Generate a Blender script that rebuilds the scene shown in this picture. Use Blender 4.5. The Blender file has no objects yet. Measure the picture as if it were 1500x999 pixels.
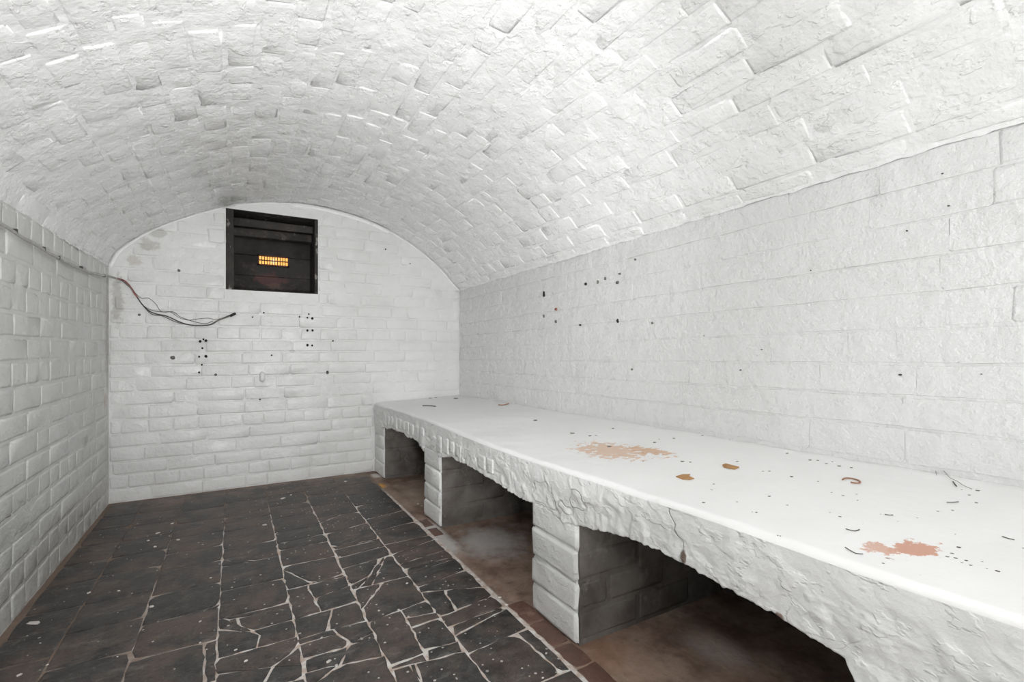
import bpy, bmesh, math, random
from mathutils import Vector, Matrix, noise
random.seed(7)
scene = bpy.context.scene
COL = scene.collection

# ------------------------------------------------------------------ camera
F_PX, HY, YAW, CAM_H = 704.0, 512.0, math.radians(29.97), 0.80
cam_d = bpy.data.cameras.new('camera')
cam_d.sensor_fit = 'HORIZONTAL'
cam_d.sensor_width = 36.0
cam_d.lens = 36.0 * F_PX / 1500.0
cam_d.shift_y = (HY - 499.5) / 1500.0
cam_d.clip_start = 0.02
cam = bpy.data.objects.new('camera', cam_d)
cam.location = (0, 0, CAM_H)
cam.rotation_euler = (math.pi / 2, 0, -YAW)
COL.objects.link(cam)
scene.camera = cam

# ------------------------------------------------------------------ world, lights, exposure
world = bpy.data.worlds.new('world')
scene.world = world
world.use_nodes = True
world.node_tree.nodes['Background'].inputs[0].default_value = (0.9, 0.95, 1.0, 1)
world.node_tree.nodes['Background'].inputs[1].default_value = 0.02
vs = scene.view_settings
vs.view_transform = 'Standard'
vs.look = 'None'
vs.gamma = 1.0
vs.use_curve_mapping = False
vs.exposure = -0.6


def light(name, kind, loc, energy, target=None, size=0.2, size_y=None, color=(1, 1, 1), spot=None):
    d = bpy.data.lights.new(name, kind)
    d.energy = energy
    d.color = color
    if kind == 'AREA':
        d.size = size
        if size_y:
            d.shape = 'RECTANGLE'
            d.size_y = size_y
    else:
        d.shadow_soft_size = size
    if kind == 'SPOT':
        d.spot_size = math.radians(spot)
        d.spot_blend = 0.8
    o = bpy.data.objects.new(name, d)
    o.location = loc
    if target is not None:
        o.rotation_euler = (Vector(target) - Vector(loc)).to_track_quat('-Z', 'Y').to_euler()
    COL.objects.link(o)
    return o


# photographer's flash just above the camera, then added unseen fill lights:
# two spots aimed up at the vault and an area light at the rear
E_FLASH, E_FAR_FILL, E_REAR_FILL, E_NEAR_FILL = 22.0, 128.0, 43.0, 25.0
light('camera_flash', 'POINT', (-0.20, -0.10, 1.30), E_FLASH, size=0.06)
light('far_vault_fill', 'SPOT', (0.20, 0.00, 0.62), E_FAR_FILL, target=(0.55, 2.95, 1.62), size=0.10, spot=88)  # added spot that brightens the far vault
light('rear_fill', 'AREA', (0.30, -2.50, 0.95), E_REAR_FILL, target=(0.4, 3.2, 1.0), size=1.0, size_y=1.2)  # added soft fill from the rear, evens out near and far walls
light('near_vault_fill', 'SPOT', (0.25, -0.25, 0.60), E_NEAR_FILL, target=(0.90, 0.95, 1.62), size=0.10, spot=110)  # added spot that lifts the nearer part of the vault

# ------------------------------------------------------------------ helpers
S_, C_ = math.sin(YAW), math.cos(YAW)


def on_z(px, py, z=0.0):                     # photo pixel -> point on a horizontal plane
    d = F_PX * (CAM_H - z) / (py - HY)
    xc = (px - 750) / F_PX * d
    return (xc * C_ + d * S_, -xc * S_ + d * C_)


def on_y(px, py, Y=3.2):
    t = (px - 750) / F_PX
    dx, dy = S_ + t * C_, C_ - t * S_
    s = Y / dy
    return (s * dx, CAM_H - (py - HY) / F_PX * s)


def on_x(px, py, X):
    t = (px - 750) / F_PX
    dx, dy = S_ + t * C_, C_ - t * S_
    s = X / dx
    return (s * dy, CAM_H - (py - HY) / F_PX * s)


def project(p):
    xc = p[0] * C_ - p[1] * S_
    d = p[0] * S_ + p[1] * C_
    if d < 0.15:
        return None
    return 750 + F_PX * xc / d, HY - F_PX * (p[2] - CAM_H) / d, d


def in_frame(p, m=15):
    q = project(p)
    return q is not None and -m < q[0] < 1500 + m and -m < q[1] < 999 + m


def nz(x, y, z, s=1.0):
    return noise.noise(Vector((x * s, y * s, z * s)))


def link(name, me, mat=None, parent=None, smooth=True):
    o = bpy.data.objects.new(name, me)
    if mat is not None and not me.materials:
        me.materials.append(mat)
    if smooth:
        for p in me.polygons:
            p.use_smooth = True
    COL.objects.link(o)
    if parent is not None:
        o.parent = parent
    return o


def mesh_from(verts, faces, name='mesh'):
    me = bpy.data.meshes.new(name)
    me.from_pydata([tuple(v) for v in verts], [], faces)
    me.update()
    return me


def tag(o, label=None, cat=None, group=None, kind=None):
    if label:
        o['label'] = label
    if cat:
        o['category'] = cat
    if group:
        o['group'] = group
    if kind:
        o['kind'] = kind
    return o


def empty(name, loc=(0, 0, 0)):
    o = bpy.data.objects.new(name, None)
    o.location = loc
    o.empty_display_size = 0.05
    COL.objects.link(o)
    return o


def grid_mesh(fn, nu, nv, flip=False):
    vs_ = [fn(i / nu, j / nv) for j in range(nv + 1) for i in range(nu + 1)]
    fs = []
    for j in range(nv):
        for i in range(nu):
            a = j * (nu + 1) + i
            q = (a, a + 1, a + nu + 2, a + nu + 1)
            fs.append(q[::-1] if flip else q)
    return mesh_from(vs_, fs)


def box_bm(bm, c, s, bev=0.0, seed=None, jit=0.0):
    r = bmesh.ops.create_cube(bm, size=1.0)
    for v in r['verts']:
        v.co = Vector((c[0] + v.co.x * s[0], c[1] + v.co.y * s[1], c[2] + v.co.z * s[2]))
        if jit:
            v.co += Vector((random.uniform(-jit, jit), random.uniform(-jit, jit), random.uniform(-jit, jit)))
    if bev:
        es = list({e for v in r['verts'] for e in v.link_edges})
        bmesh.ops.bevel(bm, geom=es, offset=bev, segments=2, affect='EDGES', profile=0.5)


def bm_obj(name, bm, mat, parent=None, smooth=False):
    me = bpy.data.meshes.new(name)
    bm.to_mesh(me)
    bm.free()
    return link(name, me, mat, parent, smooth)


def tube_mesh(pts, r, seg=8):
    pts = [Vector(p) for p in pts]
    vs_, fs = [], []
    for i, p in enumerate(pts):
        t = (pts[min(i + 1, len(pts) - 1)] - pts[max(i - 1, 0)]).normalized()
        a = t.cross(Vector((0.3, 0.1, 1))).normalized()
        b = t.cross(a)
        rr = r(i / (len(pts) - 1)) if callable(r) else r
        for k in range(seg):
            w = 2 * math.pi * k / seg
            vs_.append(p + (a * math.cos(w) + b * math.sin(w)) * rr)
    for i in range(len(pts) - 1):
        for k in range(seg):
            k2 = (k + 1) % seg
            fs.append((i * seg + k, i * seg + k2, (i + 1) * seg + k2, (i + 1) * seg + k))
    fs.append(tuple(range(seg))[::-1])
    fs.append(tuple((len(pts) - 1) * seg + k for k in range(seg)))
    return mesh_from(vs_, fs)


def spline(pts, n):
    pts = [Vector(p) for p in pts]
    out = []
    P = [pts[0] * 2 - pts[1]] + pts + [pts[-1] * 2 - pts[-2]]
    for i in range(1, len(P) - 2):
        for k in range(n):
            t = k / n
            a, b, c, d = P[i - 1], P[i], P[i + 1], P[i + 2]
            out.append(0.5 * ((2 * b) + (c - a) * t + (2 * a - 5 * b + 4 * c - d) * t * t
                              + (3 * b - a - 3 * c + d) * t ** 3))
    out.append(pts[-1])
    return out


# ------------------------------------------------------------------ materials
class NT:
    def __init__(self, name):
        self.m = bpy.data.materials.new(name)
        self.m.use_nodes = True
        self.t = self.m.node_tree
        self.b = self.t.nodes['Principled BSDF']
        g = self.n('ShaderNodeNewGeometry')
        self.pos = g.outputs['Position']

    def n(self, k):
        return self.t.nodes.new(k)

    def l(self, a, b):
        self.t.links.new(a, b)

    def scaled(self, v):
        m = self.n('ShaderNodeVectorMath')
        m.operation = 'MULTIPLY'
        self.l(self.pos, m.inputs[0])
        m.inputs[1].default_value = v
        return m.outputs[0]

    def noise(self, scale, detail=3, rough=0.55, vec=None, dist=0.0):
        t = self.n('ShaderNodeTexNoise')
        self.l(vec or self.pos, t.inputs['Vector'])
        t.inputs['Scale'].default_value = scale
        t.inputs['Detail'].default_value = detail
        t.inputs['Roughness'].default_value = rough
        t.inputs['Distortion'].default_value = dist
        return t.outputs['Fac']

    def ramp(self, x, a, b, lo=0.0, hi=1.0):
        r = self.n('ShaderNodeMapRange')
        r.interpolation_type = 'SMOOTHSTEP'
        self.l(x, r.inputs['Value'])
        for k, v in zip(('From Min', 'From Max', 'To Min', 'To Max'), (a, b, lo, hi)):
            r.inputs[k].default_value = v
        return r.outputs[0]

    def math(self, op, a, b=0.0):
        m = self.n('ShaderNodeMath')
        m.operation = op
        for i, v in enumerate((a, b)):
            if isinstance(v, (int, float)):
                m.inputs[i].default_value = v
            else:
                self.l(v, m.inputs[i])
        return m.outputs[0]

    def mix(self, fac, a, b):
        m = self.n('ShaderNodeMix')
        m.data_type = 'RGBA'
        if isinstance(fac, (int, float)):
            m.inputs[0].default_value = fac
        else:
            self.l(fac, m.inputs[0])
        for i, v in ((6, a), (7, b)):
            if isinstance(v, tuple):
                m.inputs[i].default_value = (*v, 1)
            else:
                self.l(v, m.inputs[i])
        return m.outputs[2]

    def blob(self, c, radii, wob=0.5, nscale=30.0, soft=0.5):
        """noise-edged stain mask centred at a place on the surface"""
        s = self.n('ShaderNodeVectorMath')
        s.operation = 'SUBTRACT'
        self.l(self.pos, s.inputs[0])
        s.inputs[1].default_value = c
        d = self.n('ShaderNodeVectorMath')
        d.operation = 'DIVIDE'
        self.l(s.outputs[0], d.inputs[0])
        d.inputs[1].default_value = radii
        q = self.n('ShaderNodeVectorMath')
        q.operation = 'LENGTH'
        self.l(d.outputs[0], q.inputs[0])
        nn = self.noise(nscale, 4, 0.65)
        v = self.math('ADD', q.outputs['Value'], self.math('MULTIPLY', self.math('SUBTRACT', nn, 0.5), wob * 4))
        return self.ramp(v, 1.0 - soft, 1.0, 1.0, 0.0)

    def bump(self, h, dist, strength=1.0, prev=None):
        b = self.n('ShaderNodeBump')
        b.inputs['Distance'].default_value = dist
        b.inputs['Strength'].default_value = strength
        self.l(h, b.inputs['Height'])
        if prev is not None:
            self.l(prev, b.inputs['Normal'])
        return b.outputs[0]

    def out(self, col, rough, normal=None, spec=0.5):
        if isinstance(col, tuple):
            self.b.inputs['Base Color'].default_value = (*col, 1)
        else:
            self.l(col, self.b.inputs['Base Color'])
        if isinstance(rough, (int, float)):
            self.b.inputs['Roughness'].default_value = rough
        else:
            self.l(rough, self.b.inputs['Roughness'])
        self.b.inputs['Specular IOR Level'].default_value = spec
        if normal is not None:
            self.l(normal, self.b.inputs['Normal'])
        return self.m


def paint(name, col, dirt, stains=(), relief=1.0, rough=(0.28, 0.5), spec=0.5, flake=0.0, fineb=1.0, cracks=0.0, stain_edge=(0.5, 30.0)):
    t = NT(name)
    big = t.noise(2.2, 4, 0.6)
    mid = t.noise(17, 5, 0.62)
    fine = t.noise(75, 4, 0.6)
    c = t.mix(t.math('MULTIPLY', t.ramp(big, 0.42, 0.72), 0.45), col, dirt)
    c = t.mix(t.math('MULTIPLY', t.ramp(mid, 0.5, 0.8), 0.18), c, dirt)
    for pos, rad, sc, k in stains:
        c = t.mix(t.math('MULTIPLY', t.blob(pos, rad, *stain_edge), k), c, sc)
    n1 = t.bump(t.noise(11, 3, 0.5), 0.010 * relief, 0.6)
    n2 = t.bump(mid, 0.006 * relief, 0.8, n1)
    n3 = t.bump(fine, 0.0016 * relief * fineb, 0.8, n2)
    if flake:                                                    # edges of old paint and plaster shells
        f1 = t.ramp(t.noise(9, 4, 0.55, t.scaled((1, 0.55, 1))), 0.50, 0.55)
        f2 = t.ramp(t.noise(24, 4, 0.6, t.scaled((1, 0.6, 1))), 0.54, 0.60)
        n3 = t.bump(t.math('ADD', f1, t.math('MULTIPLY', f2, 0.8)), 0.0024 * flake, 0.9, n3)
    if cracks:
        q = t.math('ABSOLUTE', t.math('SUBTRACT', t.noise(4.1, 3, 0.5, t.scaled((1, 0.6, 1))), 0.5))
        line = t.math('MULTIPLY', t.ramp(q, 0.001, 0.005, 1.0, 0.0), t.ramp(t.noise(3.1, 2), 0.46, 0.54))
        n3 = t.bump(t.math('SUBTRACT', 1.0, line), 0.003 * cracks, 1.0, n3)
        c = t.mix(t.math('MULTIPLY', line, 0.55 * cracks), c, (0.30, 0.295, 0.285))
    return t.out(c, t.ramp(mid, 0.3, 0.7, rough[0], rough[1]), n3, spec)


GREY = (0.74, 0.745, 0.74)
GRIME = (0.55, 0.55, 0.535)
M_ceil = paint('white_ceiling_paint', (0.925, 0.93, 0.925), (0.86, 0.865, 0.855), relief=1.1, flake=0.6, fineb=1.3, rough=(0.22, 0.42), stains=[
    ((-0.03, 3.1, 1.62), (0.10, 0.14, 0.1), (0.45, 0.45, 0.43), 0.6)])
M_left = paint('grey_white_wall_paint', (0.67, 0.675, 0.66), (0.54, 0.54, 0.52), relief=0.9, flake=0.3, stains=[
    ((-0.566, 3.12, 0.55), (0.1, 0.06, 0.05), (0.45, 0.30, 0.22), 0.45),
    ((-0.566, 3.17, 0.9), (0.1, 0.06, 0.35), (0.36, 0.34, 0.31), 0.6),
    ((-0.566, 2.75, 0.4), (0.1, 0.05, 0.03), (0.3, 0.29, 0.27), 0.5),
    ((-0.566, 2.5, 0.1), (0.1, 0.9, 0.10), (0.42, 0.38, 0.34), 0.4)])
M_back = paint('white_end_wall_paint', (0.78, 0.785, 0.775), (0.60, 0.605, 0.59), relief=0.8, flake=0.25, stains=[
    ((-0.40, 3.2, 1.36), (0.05, 0.1, 0.045), (0.48, 0.46, 0.42), 0.7),
    ((-0.36, 3.2, 1.43), (0.07, 0.1, 0.03), (0.45, 0.44, 0.41), 0.6),
    ((-0.46, 3.2, 1.27), (0.04, 0.1, 0.04), (0.50, 0.46, 0.41), 0.6),
    ((-0.53, 3.2, 1.06), (0.03, 0.1, 0.16), (0.42, 0.40, 0.37), 0.6),
    ((0.30, 3.2, 0.79), (0.02, 0.1, 0.01), (0.3, 0.3, 0.28), 0.4)])
M_right = paint('white_side_wall_paint', (0.765, 0.77, 0.765), (0.69, 0.695, 0.685), relief=1.15, flake=0.2, rough=(0.22, 0.42), fineb=2.0)
M_bench_top = paint('white_bench_paint', (0.90, 0.90, 0.895), (0.84, 0.84, 0.83), relief=0.35,
                    rough=(0.45, 0.6), spec=0.3, stain_edge=(0.85, 42.0, 0.3), stains=[
    ((*on_z(895, 660, .475), .475), (0.085, 0.15, 0.2), (0.72, 0.50, 0.36), 0.85),
    ((*on_z(950, 664, .475), .475), (0.035, 0.10, 0.2), (0.66, 0.42, 0.26), 0.85),
    ((*on_z(1340, 815, .475), .475), (0.042, 0.028, 0.2), (0.62, 0.33, 0.23), 0.95),
    ((*on_z(1290, 814, .475), .475), (0.03, 0.022, 0.2), (0.64, 0.36, 0.26), 0.85),
    ((*on_z(1300, 826, .475), .475), (0.01, 0.01, 0.2), (0.30, 0.16, 0.12), 0.8),
    ])
M_apron = paint('grey_white_bench_front_paint', (0.80, 0.805, 0.795), (0.68, 0.685, 0.67), relief=0.7, flake=0.6, fineb=1.5, cracks=0.6, stains=[
    ((0.8, on_x(1004, 815, .8)[0], on_x(1004, 815, .8)[1]), (0.05, 0.008, 0.016), (0.16, 0.11, 0.08), 0.95),
    ((0.8, on_x(1143, 902, .8)[0], on_x(1143, 902, .8)[1]), (0.05, 0.01, 0.008), (0.18, 0.10, 0.07), 0.9)])
M_pillar = paint('grey_white_pillar_paint', (0.80, 0.805, 0.795), (0.68, 0.685, 0.67), relief=0.8, flake=0.5)


def sooty(name, a, b, c, rough=0.75, relief=1.0, fleck=None, stains=()):
    t = NT(name)
    col = t.mix(t.ramp(t.noise(5, 5, 0.65), 0.35, 0.7), a, b)
    col = t.mix(t.math('MULTIPLY', t.ramp(t.noise(14, 5, 0.7), 0.52, 0.75), 0.7), col, c)
    if fleck:
        col = t.mix(t.math('MULTIPLY', t.ramp(t.noise(28, 5, 0.7, t.scaled((1, 1, 0.5))), 0.60, 0.68), 0.8), col, fleck)
    for pos, rad, sc, k in stains:
        col = t.mix(t.math('MULTIPLY', t.blob(pos, rad), k), col, sc)
    n = t.bump(t.noise(22, 5, 0.65), 0.006 * relief, 0.8)
    n = t.bump(t.noise(120, 3, 0.6), 0.001 * relief, 0.6, n)
    return t.out(col, rough, n, 0.3)


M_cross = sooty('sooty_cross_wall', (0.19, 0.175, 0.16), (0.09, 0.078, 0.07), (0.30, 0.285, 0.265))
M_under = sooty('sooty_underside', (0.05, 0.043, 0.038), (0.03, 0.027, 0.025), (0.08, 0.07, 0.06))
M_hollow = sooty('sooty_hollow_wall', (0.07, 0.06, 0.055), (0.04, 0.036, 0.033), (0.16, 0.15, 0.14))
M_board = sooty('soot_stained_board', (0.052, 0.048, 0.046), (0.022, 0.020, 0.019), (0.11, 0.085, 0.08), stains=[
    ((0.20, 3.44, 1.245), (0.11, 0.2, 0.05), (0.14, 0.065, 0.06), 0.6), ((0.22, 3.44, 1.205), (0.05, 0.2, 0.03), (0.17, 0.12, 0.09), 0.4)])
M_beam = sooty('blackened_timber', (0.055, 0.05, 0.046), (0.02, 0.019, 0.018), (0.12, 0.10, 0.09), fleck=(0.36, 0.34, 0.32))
M_edging = sooty('red_edging_brick', (0.19, 0.10, 0.075), (0.11, 0.07, 0.055), (0.36, 0.25, 0.20), 0.5)


def bed_material():
    t = NT('floor_mortar')
    sx = t.n('ShaderNodeSeparateXYZ')
    t.l(t.pos, sx.inputs[0])
    x, y = sx.outputs[0], sx.outputs[1]
    n1 = t.noise(7, 5, 0.65)
    n2 = t.noise(30, 4, 0.6)
    # whitened (paint and lime spilled) joints in the right half, brown dirt in the left
    w = t.math('ADD', t.ramp(x, -0.65, 0.30), t.math('MULTIPLY', t.math('SUBTRACT', n1, 0.5), 1.5))
    w = t.math('MULTIPLY', w, t.ramp(y, 2.3, 2.9, 1.0, 0.3))
    brown = t.mix(n1, (0.13, 0.10, 0.08), (0.30, 0.22, 0.17))
    pale = t.mix(t.ramp(n2, 0.35, 0.65), (0.55, 0.43, 0.36), (0.80, 0.78, 0.75))
    c = t.mix(t.ramp(w, 0.2, 0.8), brown, pale)
    # inside the hollows: brown earth with grey dust
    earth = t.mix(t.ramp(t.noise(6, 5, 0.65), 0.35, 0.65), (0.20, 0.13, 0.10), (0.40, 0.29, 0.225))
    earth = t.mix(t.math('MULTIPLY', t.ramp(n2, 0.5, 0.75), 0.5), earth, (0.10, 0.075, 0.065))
    dust = t.blob((0.93, 1.80, 0), (0.22, 0.22, 1), 0.35, 9, 0.8)
    earth = t.mix(t.math('MULTIPLY', dust, 0.85), earth, (0.56, 0.54, 0.52))
    dust2 = t.blob((0.75, 1.95, 0), (0.07, 0.30, 1), 0.3, 12, 0.6)
    earth = t.mix(t.math('MULTIPLY', dust2, 0.9), earth, (0.62, 0.59, 0.56))
    dust3 = t.blob((0.95, 2.6, 0), (0.3, 0.35, 1), 0.3, 8, 0.9)
    earth = t.mix(t.math('MULTIPLY', dust3, 0.7), earth, (0.50, 0.40, 0.32))
    dust4 = t.blob((1.12, 0.85, 0), (0.09, 0.12, 1), 0.4, 12, 0.8)
    earth = t.mix(t.math('MULTIPLY', dust4, 0.7), earth, (0.48, 0.40, 0.36))
    rust = t.blob((0.86, 0.98, 0), (0.12, 0.12, 1), 0.4, 20, 0.8)
    earth = t.mix(t.math('MULTIPLY', rust, 0.5), earth, (0.34, 0.18, 0.11))
    pale_end = t.blob((0.78, 3.07, 0), (0.05, 0.08, 1), 0.2, 20, 0.7)
    earth = t.mix(pale_end, earth, (0.68, 0.64, 0.60))
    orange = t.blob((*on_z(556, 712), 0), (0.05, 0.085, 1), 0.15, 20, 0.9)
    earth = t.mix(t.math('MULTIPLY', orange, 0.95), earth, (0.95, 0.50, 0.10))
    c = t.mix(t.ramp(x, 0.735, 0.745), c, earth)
    n = t.bump(n2, 0.004, 0.8)
    n = t.bump(t.noise(110, 3), 0.001, 0.6, n)
    return t.out(c, 0.75, n, 0.3)


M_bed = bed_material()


def tile_material():
    t = NT('dark_quarry_tile')
    info = t.n('ShaderNodeObjectInfo')
    rnd = info.outputs['Random']
    n1 = t.noise(8, 6, 0.7)
    n2 = t.noise(22, 5, 0.7)
    base = t.mix(t.ramp(n2, 0.32, 0.72), (0.026, 0.025, 0.025), (0.095, 0.090, 0.086))
    brown = t.mix(n2, (0.055, 0.041, 0.036), (0.20, 0.148, 0.122))
    k = t.math('ADD', n1, t.math('MULTIPLY', t.math('SUBTRACT', rnd, 0.5), 0.13))
    c = t.mix(t.math('MULTIPLY', t.ramp(k, 0.42, 0.64), 0.8), base, brown)
    # pale scuffs, dust and paint spatter
    sc = t.noise(10, 7, 0.78, t.scaled((1, 2.0, 1)), 0.6)
    c = t.mix(t.math('MULTIPLY', t.ramp(sc, 0.54, 0.76), 0.55), c, (0.36, 0.33, 0.31))
    gr = t.noise(130, 4, 0.7)
    c = t.mix(t.math('MULTIPLY', t.ramp(gr, 0.58, 0.72), 0.35), c, (0.34, 0.31, 0.29))
    c = t.mix(t.math('MULTIPLY', t.ramp(gr, 0.45, 0.3), 0.4), c, (0.018, 0.017, 0.017))
    sx = t.n('ShaderNodeSeparateXYZ')
    t.l(t.pos, sx.inputs[0])
    v = t.n('ShaderNodeTexVoronoi')
    t.l(t.pos, v.inputs['Vector'])
    v.inputs['Scale'].default_value = 62
    cs = t.n('ShaderNodeSeparateColor')
    t.l(v.outputs['Color'], cs.inputs[0])
    pick = t.ramp(t.math('ADD', cs.outputs[0], t.math('MULTIPLY', t.ramp(sx.outputs[0], -0.2, 0.5), 0.25)), 0.86, 0.93)
    rad = t.math('MULTIPLY', cs.outputs[1], 0.22)
    speck = t.math('MULTIPLY', pick, t.math('LESS_THAN', t.math('ADD', v.outputs['Distance'], t.math('MULTIPLY', n2, 0.15)), t.math('ADD', rad, 0.10)))
    c = t.mix(t.math('MULTIPLY', speck, 0.85), c, (0.66, 0.62, 0.58))
    dusty = t.math('MULTIPLY', t.ramp(sx.outputs[1], 2.85, 3.2), t.ramp(n1, 0.35, 0.6))
    c = t.mix(t.math('MULTIPLY', dusty, 0.5), c, (0.27, 0.20, 0.165))
    n = t.bump(n2, 0.0035, 0.8)
    n = t.bump(t.noise(140, 3), 0.0007, 0.6, n)
    return t.out(c, t.ramp(n2, 0.3, 0.7, 0.42, 0.62), n, 0.4)


M_tile = tile_material()


def plain(name, col, rough=0.6, metal=0.0, var=0.3, scale=60):
    t = NT(name)
    dark = tuple(x * (1 - var) for x in col)
    c = t.mix(t.noise(scale, 3), dark, col)
    t.b.inputs['Metallic'].default_value = metal
    return t.out(c, rough, t.bump(t.noise(scale * 4, 2), 0.0006, 0.4), 0.4)


M_cable = plain('painted_cable_sheath', (0.66, 0.65, 0.63), 0.5, var=0.6, scale=45)
M_red = plain('red_wire', (0.34, 0.12, 0.11), 0.5)
M_black = plain('dark_wire', (0.06, 0.055, 0.055), 0.5)
M_greywire = plain('grey_wire', (0.22, 0.20, 0.19), 0.5)
M_tape = plain('black_tape', (0.02, 0.02, 0.02), 0.5)
M_hole = plain('dark_hole', (0.025, 0.023, 0.022), 0.9)
M_mark = plain('grey_chip', (0.22, 0.21, 0.20), 0.8)
M_redmark = plain('red_chip', (0.42, 0.16, 0.11), 0.8)
M_peg = plain('white_peg_paint', (0.82, 0.82, 0.81), 0.4, var=0.05)
M_flake = plain('brown_flake', (0.50, 0.27, 0.11), 0.7)
M_curl = plain('rust_brown_curl', (0.38, 0.19, 0.11), 0.6)
M_crumb = plain('dark_crumb', (0.10, 0.088, 0.08), 0.8, var=0.5)
M_crumb2 = plain('grey_crumb', (0.25, 0.24, 0.23), 0.8, var=0.5)
M_thread = plain('grey_thread', (0.33, 0.32, 0.31), 0.7)
M_chip = plain('white_paint_chip', (0.78, 0.73, 0.68), 0.6, var=0.15)
M_grille = plain('sooty_grille_metal', (0.10, 0.045, 0.025), 0.6, 0.3)


def glow_material():
    t = NT('backlit_vent_glow')
    d = t.n('ShaderNodeVectorMath')
    d.operation = 'DISTANCE'
    t.l(t.pos, d.inputs[0])
    d.inputs[1].default_value = (0.215, 3.42, 1.366)
    k = t.ramp(d.outputs['Value'], 0.008, 0.026, 1.0, 0.0)
    c = t.mix(t.noise(60, 2), (1.0, 0.36, 0.05), (1.0, 0.55, 0.16))
    c = t.mix(k, c, (1.0, 0.85, 0.5))
    t.l(c, t.b.inputs['Emission Color'])
    t.b.inputs['Emission Strength'].default_value = 2.2
    return t.out((0.3, 0.15, 0.05), 0.6)


M_glow = glow_material()

# ------------------------------------------------------------------ bricks
# local frame of a brick: x along its length, y its height, z out of the wall


def brick_mesh(l, h, seed, rough=1.0, crisp=False):
    """flat painted face, a narrow worn arris and one steep flank that runs down into the bed"""
    rnd = random.Random(seed)
    bw = 0.0035
    hx, hy = l / 2 - bw, h / 2 - bw
    e = 0.007
    xs = [-hx, -hx + e, rnd.uniform(-0.2, 0.2) * hx, hx - e, hx]
    ys = [-hy, -hy + e, hy - e, hy]
    nx, ny = len(xs), len(ys)
    vs_, ids = [], {}
    for j in range(ny):
        for i in range(nx):
            x, y, z = xs[i], ys[j], rnd.uniform(-1, 1) * (0.00012 if crisp else 0.0006) * rough
            if i in (0, nx - 1):
                x += rnd.uniform(-1, 1) * 0.0022 * rough
                z -= 0.0 if crisp else 0.0008
            if j in (0, ny - 1):
                y += rnd.uniform(-1, 1) * 0.0020 * rough
                z -= 0.0 if crisp else 0.0008
            if i in (0, nx - 1) and j in (0, ny - 1):
                k = rnd.random() ** 3 * (0.004 if crisp else 0.012) * rough
                x -= math.copysign(k, x)
                y -= math.copysign(k * 0.5, y)
            ids[i, j] = len(vs_)
            vs_.append((x, y, z))
    fs = [(ids[i, j], ids[i + 1, j], ids[i + 1, j + 1], ids[i, j + 1]) for j in range(ny - 1) for i in range(nx - 1)]
    ring = [(i, 0) for i in range(nx)] + [(nx - 1, j) for j in range(1, ny)] + \
           [(i, ny - 1) for i in range(nx - 2, -1, -1)] + [(0, j) for j in range(ny - 2, 0, -1)]
    prev = [ids[r] for r in ring]
    cur = []
    for (i, j), p in zip(ring, list(prev)):
        x, y, z = vs_[p]
        cur.append(len(vs_))
        vs_.append((x + bw * (-1 if i == 0 else 1 if i == nx - 1 else 0),
                    y + bw * (-1 if j == 0 else 1 if j == ny - 1 else 0), -0.010))
    n = len(ring)
    for k in range(n):
        a, b = k, (k + 1) % n
        fs.append((prev[a], cur[a], cur[b], prev[b]))
    return vs_, fs


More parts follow.
